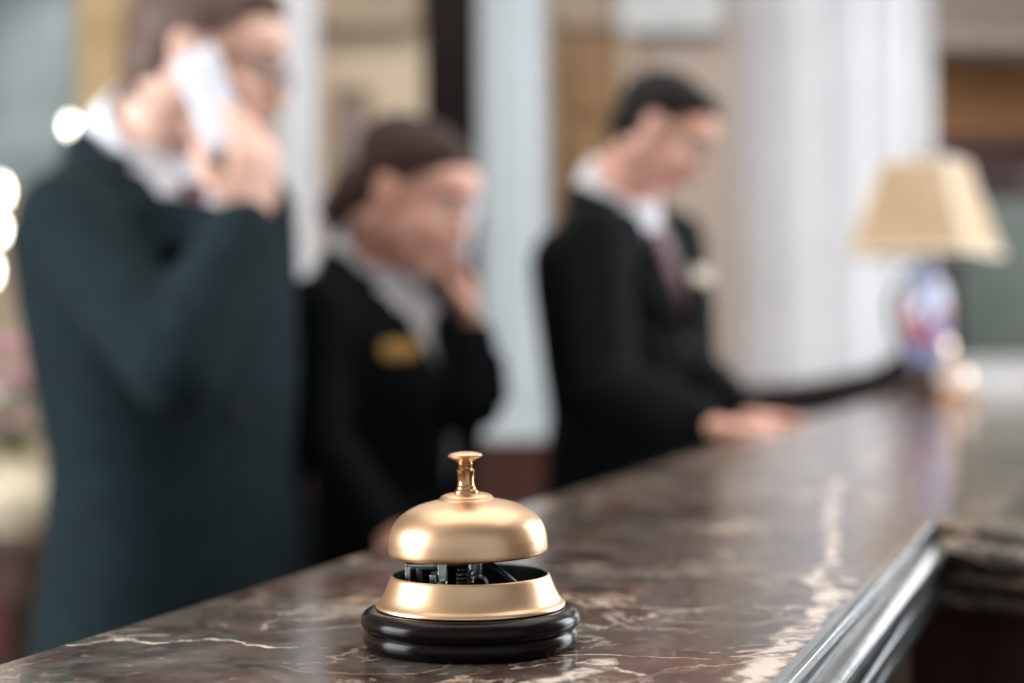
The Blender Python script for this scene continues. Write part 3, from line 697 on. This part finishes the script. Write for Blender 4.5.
def person(label, neck, pelvis, yaw, head, hyaw, hpitch, arms, hs, k, skin, hair, jk, female=False, badge=None, badge_m=None, tie=None, glasses=False, hair_kind='short', vlow=.30, vw=.075):
    F, Rt, U = frame_ax(yaw)
    neck = V(neck); pelvis = V(pelvis); base = V((pelvis.x, pelvis.y, 0))
    def ctr(z):      # spine
        t = (z - pelvis.z) / (neck.z - pelvis.z); t = max(-1, min(1.0, t))
        c = pelvis.lerp(neck, t) if t > 0 else V((pelvis.x, pelvis.y, 0)); return V((c.x, c.y, z))
    nz = neck.z
    def torso(mb, g, gh=0, hem=None, collar=True):
        # (distance below the neck, half width, half depth, forward shift)
        tb_ = [(.0, .060, .060, 0), (.035, .085, .070, -.005), (.070, .150, .088, -.008), (.115, .178, .105, -.004), (.20, .172, .122, .006), (.30, .160, .124, .010), (.42, .145, .112, .010), (.55, .160, .118, .004), (.66, .172, .122, -.004)]
        if female: tb_ = [(.0, .050, .050, 0), (.035, .075, .062, -.003), (.065, .130, .078, -.006), (.10, .155, .092, -.002), (.19, .148, .122, .014), (.28, .136, .112, .010), (.38, .122, .096, .004), (.50, .150, .108, .0), (.60, .165, .115, -.004)]
        if hem: tb_ = tb_ + [(hem, tb_[-1][1] + gh, tb_[-1][2] + gh, 0)]
        secs = []
        for i, (dz, a, b, sh_) in enumerate(tb_):
            gg = g * (.35 if i == 0 else .7 if i == 1 else 1)
            a *= k; b *= k
            secs.append((ctr(nz - dz * k) + F * sh_, Rt, F, a + gg, b + gg))
        mb.loft(secs)
    # ---- body: one continuous skin
    mb = MB(); torso(mb, 0)
    hax = frame_ax(hyaw, hpitch); hd = V(head)
    hp = head_shapes(mb, hd, hax, hs)
    nk = hd - hax[0] * .025 * hs - hax[2] * .055 * hs
    mb.chain([ctr(nz - .05 * k), ctr(nz + .01), nk], [.066 * k, .060 * k, .054 * k] if not female else [.055, .050, .045])
    shl = {}
    for A in arms:
        sg = 1 if A['side'] == 'r' else -1
        sh_ = A.get('sh') or (ctr(nz - .075 * k) + Rt * (sg * (.172 if not female else .145) * k))
        shl[A['side']] = sh_
        mb.chain([sh_ - Rt * sg * .03 * k, sh_, A['el'], A['wr']], [.05 * k, .052 * k, .040 * k, .027 * k])
        mb.capsule(sh_, V(A['el']).lerp(sh_, .55), .052 * k, .047 * k)
        mb.capsule(A['el'], V(A['wr']).lerp(V(A['el']), .65), .040 * k, .042 * k)
        hand_shapes(mb, V(A['wr']), A['dir'], A['nrm'], A['thumb'], A.get('curl', .5), hs * (.93 if female else 1.02), thumb=A.get('th', .6))
    hipz = pelvis.z
    legs = []
    for sg in (-1, 1):
        h_ = base + Rt * (sg * .085 * k) + UZ * (hipz - .02); kn = base + Rt * (sg * .095 * k) + UZ * (hipz * .53) + F * .015; an = base + Rt * (sg * .10 * k) + UZ * .085 - F * .02
        mb.chain([h_, kn, an], [.085 * k, .056 * k, .038 * k]); mb.capsule(kn - UZ * .03 - F * .01, kn - UZ * .16 - F * .02, .054 * k, .054 * k)
        mb.chain([an - UZ * .03 - F * .015, an - UZ * .05 + F * .13], [.035, .028]); legs.append((h_, kn, an))
    mb.ell(base + UZ * (hipz + .0), (Rt, F, UZ), (.165 * k, .115 * k, .12 * k))
    me, tree = fuse(mb, 'person', base, .0055, 2)
    body = place('person', me, skin, None, base, ang=None); tag(body, label, 'person', None)
    # face details
    f, r, u = hax
    for sg in (-1, 1):
        e = MB(); e.ell(hp(.0715, sg * .031, .008), (f, r, u), (.0125 * hs, .012 * hs, .0095 * hs)); e.ell(hp(.0822, sg * .031, .005), (f, r, u), (.003 * hs, .007 * hs, .007 * hs), mi=1)
        build(e, 'eye', [m_eye, m_iris], body, base)
        build(MB().chain([hp(.089, sg * .014, .034), hp(.089, sg * .032, .036), hp(.076, sg * .050, .030)], [.0035 * hs, .004 * hs, .0025 * hs], n=8), 'eyebrow', hair, body, base)
    build(MB().chain([hp(.091, -.020, -.0545), hp(.0965, 0, -.053), hp(.091, .020, -.0545)], [.004 * hs, .0062 * hs, .004 * hs], n=8), 'lips', m_lip, body, base)
    # hair
    h = MB()
    def he(ctr_, rad): h.ell(hp(*ctr_), (f, r, u), [x * hs for x in rad], 24, 14)
    he((-.014, 0, .040), (.102, .083, .088)); he((-.040, 0, -.010), (.070, .079, .078)); he((.030, 0, .080), (.050, .062, .036))
    if hair_kind == 'short': he((.052, .01, .094), (.034, .05, .022))
    if hair_kind == 'pony':
        he((-.045, 0, .055), (.075, .075, .070)); he((-.105, 0, -.02), (.038, .040, .040)); h.chain([hp(-.105, 0, -.02), hp(-.125, 0, -.07), hp(-.110, 0, -.11)], [.034 * hs, .030 * hs, .012 * hs])
    def keep(p_, n_):
        q = p_ - hd; a_ = q.dot(f) / hs; d_ = q.dot(u) / hs; b_ = abs(q.dot(r)) / hs
        if a_ > .058: return d_ > .066
        if a_ > .028: return d_ > .040 + (a_ - .028) * .8
        if a_ > -.030: return d_ > (.026 if b_ > .04 else .02)
        if hair_kind == 'pony': return True
        return d_ > -.072 and (d_ > -.02 or a_ < -.03)
    me, _ = fuse(h, 'hair', base, .006, 2, keep); place('hair', me, hair, body, ang=None)
    if glasses:
        g = MB()
        for sg in (-1, 1):
            ctr_ = hp(.100, sg * .034, .004); pts = [ctr_ + r * (.025 * hs * math.cos(t)) + u * (.019 * hs * math.sin(t)) for t in [i * PI / 8 for i in range(17)]]
            g.chain(pts, [.0022] * 17, n=8); g.capsule(hp(.099, sg * .060, .010), hp(-.006, sg * .080, .014), .002, .002, n=8)
        g.capsule(hp(.101, -.010, .008), hp(.101, .010, .008), .002, .002, n=8)
        build(g, 'glasses', m_glass if glasses == 'dark' else m_steel, body, base)
    # ---- trousers and shoes
    t = MB(); t.ell(base + UZ * hipz, (Rt, F, UZ), (.165 * k, .115 * k, .13 * k)); t.loft([(base + UZ * (hipz - .02), Rt, F, .162 * k, .112 * k), (base + UZ * (hipz + .14), Rt, F, .150 * k, .106 * k)])
    for sg, (h_, kn, an) in zip((-1, 1), legs): t.chain([h_, kn, an - UZ * .01], [.086 * k, .074 * k, .066 * k])
    me, _ = fuse(t, 'trousers', base, .011, 2); place('trousers', me, m_tr, body, ang=None)
    for h_, kn, an in legs:
        q = V((an.x, an.y, 0)); s_ = MB()
        s_.loft([(q + F * x + UZ * z, Rt, UZ, w, hh_) for x, z, w, hh_ in ((-.075, .045, .012, .03), (-.068, .05, .032, .048), (-.02, .058, .038, .055), (.05, .046, .042, .044), (.11, .034, .047, .032), (.16, .026, .042, .024), (.195, .018, .018, .014))], n=20)
        build(s_, 'shoe', m_shoe, body, base)
    # ---- shirt with collar and cuffs
    s_ = MB(); torso(s_, .008); me, stree = fuse(s_, 'shirt', base, .008, 2); shirt = place('shirt', me, m_shirt, body, ang=None)
    cc_ = MB(); n_ = 28; rr = (.064 * k if not female else .056)
    axis = (nk - ctr(nz - .02)).normalized(); F2 = (F - axis * F.dot(axis)).normalized(); R2 = axis.cross(F2)
    Cc = []
    for (dr_, hb_, hf_) in ((.014, -.045, -.060), (.007, .050, .002), (.014, .051, .004), (.030, -.012, -.052), (.014, -.045, -.060)):
        ring = []
        for j in range(n_):
            t_ = 2 * PI * j / n_; ca = .5 + .5 * math.cos(t_)      # 1 at the front
            ring.append(ctr(nz) + axis * (.012 + hb_ * (1 - ca) + hf_ * ca) + (F2 * math.cos(t_) * 1.03 + R2 * math.sin(t_)) * (rr + dr_))
        Cc.append(ring)
    cc_.rings(Cc, cap=False); build(cc_, 'collar', m_shirt, shirt, base, ang=70)
    # ---- jacket
    j = MB(); torso(j, .026, .012, hem=(.80 if not female else .74))
    for A in arms:
        sg = 1 if A['side'] == 'r' else -1; s0 = shl[A['side']]; el, wr = V(A['el']), V(A['wr']); cf = el.lerp(wr, .90); k_a = k * (.76 if female else 1)
        j.chain([s0 - Rt * sg * .05 * k + UZ * .004, s0 + UZ * .002, s0.lerp(el, .5), el, el.lerp(cf, .45), cf], [.064 * k, .066 * k, .062 * k_a, .058 * k_a, .058 * k_a, .050 * k_a])
    for A in arms:
        sg = 1 if A['side'] == 'r' else -1
        j.chain([ctr(nz) - F * .040 * k + Rt * sg * .022 * k - UZ * .008 * k, ctr(nz) - F * .028 * k + Rt * sg * .070 * k - UZ * .038 * k, shl[A['side']] - UZ * .006], [.042 * k, .046 * k, .060 * k])
    z_v0 = nz - vlow * k
    cut_dir = (F * .62 + UZ * .78).normalized()
    def keepj(p_, n_):
        q = p_ - ctr(p_.z)
        a_, b_ = q.dot(F), abs(q.dot(Rt))
        if a_ > .02 and z_v0 < p_.z < nz + .05:
            w = .008 + (p_.z - z_v0) / (nz - z_v0) * vw * k
            if b_ < w and n_.dot(F) > -.2 and (p_.z < nz - .02 or a_ < .2):
                for A in arms:
                    el, wr = V(A['el']), V(A['wr']); d_ = wr - el; tt = max(0, min(1, (p_ - el).dot(d_) / d_.length_squared))
                    if (p_ - el - d_ * tt).length < .072: return True
                return False
        return not ((p_ - neck).length < .098 * k and (p_ - neck).dot(cut_dir) > .0)
    me, jtree = fuse(j, 'suit_jacket', base, .009, 3, keepj); jacket = place('suit_jacket', me, jk, body, ang=None)
    sol = jacket.modifiers.new('thick', 'SOLIDIFY'); sol.thickness = .004; sol.offset = -1
    def surf(z, b_, off, tr_=jtree):
        c = ctr(z) + Rt * b_ + F * .35
        # nearest front surface, ignoring the raised arms
        o_ = ctr(z) + Rt * b_ + F * .03
        h1 = tr_.ray_cast(o_, F, .3)
        q_ = h1[0]
        if q_ is None: q_ = tr_.find_nearest(ctr(z) + Rt * b_ + F * .10)[0]
        return q_ + F * off
    for sg in (-1, 1):
        lp = MB(); rows = []
        for i in range(9):
            t_ = i / 8; z = z_v0 + t_ * (nz - .075 * k - z_v0); w = .008 + (z - z_v0) / (nz - z_v0) * vw * k
            ow = w + .004 + (.055 * math.sin(PI * min(1, t_ * 1.15)) ** .8 + .012) * k * (1 if t_ < .8 else .8)
            pi_ = surf(z, sg * (w + .004), .006); po_ = surf(z - .006, sg * ow, .006)
            rows.append([pi_, po_, po_ + F * .005, pi_ + F * .007])
        lp.rings(rows); build(lp, 'lapel', jk, jacket, base, ang=60)
    jc = MB(); rows = []
    for i in range(25):
        t_ = math.radians(-128 + 256 * i / 24); dr_ = -F * math.cos(t_) + Rt * math.sin(t_)
        c0_ = ctr(nz) + dr_ * (.086 * k) + UZ * (.022 - .085 * (1 - math.cos(t_)) * .5) * k
        q_ = jtree.find_nearest(c0_)[0]; wd = .030 * (.55 + .45 * math.cos(t_ * .6))
        rows.append([q_ + UZ * wd * .9 - dr_ * .004, q_ + UZ * wd + dr_ * .004, q_ + dr_ * (.026 * k) - UZ * .012, q_ - UZ * .008 - dr_ * .006])
    jc.rings(rows); build(jc, 'jacket_collar', jk, jacket, base, ang=80)
    for i in range(2):
        b_ = surf(z_v0 - .03 - .10 * i, .008, .002); build(MB().lathe([(1e-5, 0), (.010, 0), (.011, .003), (1e-5, .004)], b_, n=16, axis=(Rt, UZ, F)), 'button', m_button, jacket, base)
    if badge:
        z, b_ = badge; c = surf(z, b_, .010); n1 = (surf(z, b_ + .02, .01) - surf(z, b_ - .02, .01)).normalized(); up_ = UZ; nr = n1.cross(up_).normalized()
        if nr.dot(F) < 0: nr = -nr
        g = MB(); g.loft([(c - nr * .002, n1, up_, .033, .015), (c + nr * .003, n1, up_, .033, .015), (c + nr * .004, n1, up_, .030, .012)], n=32, p=3)
        build(g, 'name_badge', badge_m, jacket, base)
    for A in arms:
        el, wr = V(A['el']), V(A['wr']); d_ = (wr - el)
        X_ = d_.orthogonal().normalized(); Y_ = d_.normalized().cross(X_); kc = k * (.82 if female else 1)
        a0, a1 = el.lerp(wr, .82), el.lerp(wr, .95)
        rg = [[c + (X_ * math.cos(t_) + Y_ * math.sin(t_)) * q for t_ in [i * PI / 10 for i in range(20)]] for c, q in ((a0, .040 * kc), (a1, .037 * kc), (a1, .033 * kc), (a0, .035 * kc))]
        build(MB().rings(rg + [rg[0]], cap=False), 'cuff', m_shirt, shirt, base)
    if tie:
        tm = MB(); rows = []
        for i in range(15):
            z = nz - .055 - i * (vlow * k + .0 - .03) / 14; w = (.017 if i == 0 else .020 if i == 1 else .011 if i == 2 else .013 + .014 * (i - 2) / 12)
            c = surf(z, 0, .006, stree); th = .012 if i < 2 else .005
            rows.append([c - Rt * w, c + Rt * w, c + Rt * w * .8 + F * th, c - Rt * w * .8 + F * th])
        tm.rings(rows); build(tm, 'necktie', tie, shirt, base, ang=60)
    return body, hp, surf

# man on the telephone, left
man1 = person('man in dark teal suit holding a white telephone to his ear',
    neck=at(148, 150, 2.47), pelvis=V((at(172, 345, 2.5).x, 2.5, .97)), yaw=math.radians(40), head=at(206, 64, 2.42), hyaw=math.radians(4), hpitch=math.radians(16),
    arms=[dict(side='r', sh=at(66, 222, 2.33), el=at(176, 368, 2.16), wr=at(249, 224, 2.27), dir=(.10, .05, 1), nrm=(-.55, .55, .1), thumb=(-.9, -.2, .1), curl=.42, th=1),
          dict(side='l', el=at(266, 412, 2.69), wr=at(276, 590, 2.65), dir=(.3, -.2, -1), nrm=(-.6, -.6, 0), thumb=(.5, -.6, 0), curl=.3)],
    hs=1.12, k=1.12, skin=m_skin, hair=m_hb, jk=m_jk1, tie=m_tie, glasses='dark', vlow=.23, vw=.07)
def phone(name, c, axis, nrm, L_, w, th, label, cat):
    axis = axis.normalized(); nrm = (nrm - axis * nrm.dot(axis)).normalized(); sd = axis.cross(nrm)
    o = empty(name, c, label, cat)
    h = MB(); secs = []
    for t_, ww, dd in ((-1, .80, .55), (-.96, .95, .8), (-.8, 1.0, 1.0), (-.3, .94, .85), (.3, .94, .85), (.8, 1.0, 1.0), (.96, .95, .8), (1, .80, .55)):
        secs.append((axis * (t_ * L_ / 2) + nrm * (.004 * (t_ * t_)), sd, nrm, w / 2 * ww, th / 2 * dd))
    h.loft(secs, n=28, p=4); build(h, 'handset', m_phone, o)
    kp = MB()
    for i in range(4):
        for q in range(3): kp.box(axis * (-.012 * i) + sd * (.013 * (q - 1)) + nrm * (th * .44), (.009, .009, .003), (sd, axis, nrm))
    build(kp, 'keypad', m_phone_d, o, smooth=False)
    e_ = MB(); e_.box(axis * (L_ * .37) + nrm * (th * .52), (w * .45, .006, .002), (sd, axis, nrm)); build(e_, 'earpiece', m_phone_d, o, smooth=False)
    build(MB().box(axis * (L_ * .19) + nrm * (th * .46), (w * .62, .028, .003), (sd, axis, nrm)), 'screen', mat('phone_screen', '3a4248', .1), o, smooth=False)
    return o
a, b_ = at(192, 52, 2.315), at(233, 150, 2.285)
phone('telephone', (a + b_) / 2, a - b_, V((.1, 1, 0)), (a - b_).length, .066, .026, 'white cordless telephone held to the ear of the man in teal', 'telephone')

# woman on the telephone, middle
wom = person('woman with dark tied-back hair, black jacket and gold badge, phone at her far ear',
    neck=at(378, 268, 2.78), pelvis=V((at(392, 345, 2.86).x, 2.86, .88)), yaw=math.radians(36), head=at(413, 198, 2.72), hyaw=math.radians(24), hpitch=math.radians(24),
    arms=[dict(side='r', el=at(325, 440, 2.62), wr=at(388, 530, 2.57), dir=(.6, -.1, -.8), nrm=(.1, .4, -1), thumb=(0, .8, .5), curl=.4),
          dict(side='l', el=at(478, 405, 2.72), wr=at(474, 332, 2.74), dir=(-.12, .12, 1), nrm=(-.8, -.1, .1), thumb=(-.3, -.9, .2), curl=.45, th=1)],
    hs=1.03, k=.98, skin=m_skin2, hair=m_hw, jk=m_jk, female=True, badge=(at(405, 350, 2.65).z, .105), badge_m=m_gbadge, hair_kind='pony', vlow=.38, vw=.066)
a, b_ = at(476, 176, 2.79), at(460, 268, 2.74)
phone('telephone', (a + b_) / 2, a - b_, V((-1, .2, 0)), (a - b_).length, .05, .022, 'pale grey telephone at the far ear of the woman with tied hair', 'telephone')

# man writing at the counter, right
man3 = person('dark-haired man in black suit with cream badge, head bowed over the counter',
    neck=at(618, 202, 2.97), pelvis=V((at(630, 345, 2.99).x, 2.99, .93)), yaw=math.radians(45), head=at(661, 134, 2.93), hyaw=math.radians(12), hpitch=math.radians(32),
    arms=[dict(side='r', sh=at(598, 240, 2.82), el=at(608, 388, 2.70), wr=at(704, 424, 2.54), dir=(1, -.1, -.10), nrm=(-.1, 0, -1), thumb=(.2, 1, 0), curl=.16),
          dict(side='l', el=at(690, 372, 3.00), wr=at(742, 417, 2.80), dir=(1, -.2, -.08), nrm=(-.1, 0, -1), thumb=(.1, -1, 0), curl=.16)],
    hs=.88, k=.90, skin=m_skin2, hair=m_hk, jk=m_jk, badge=(at(677, 275, 2.85).z, -.062), badge_m=m_bbadge, tie=m_tie3, glasses='steel', vlow=.25, vw=.05)
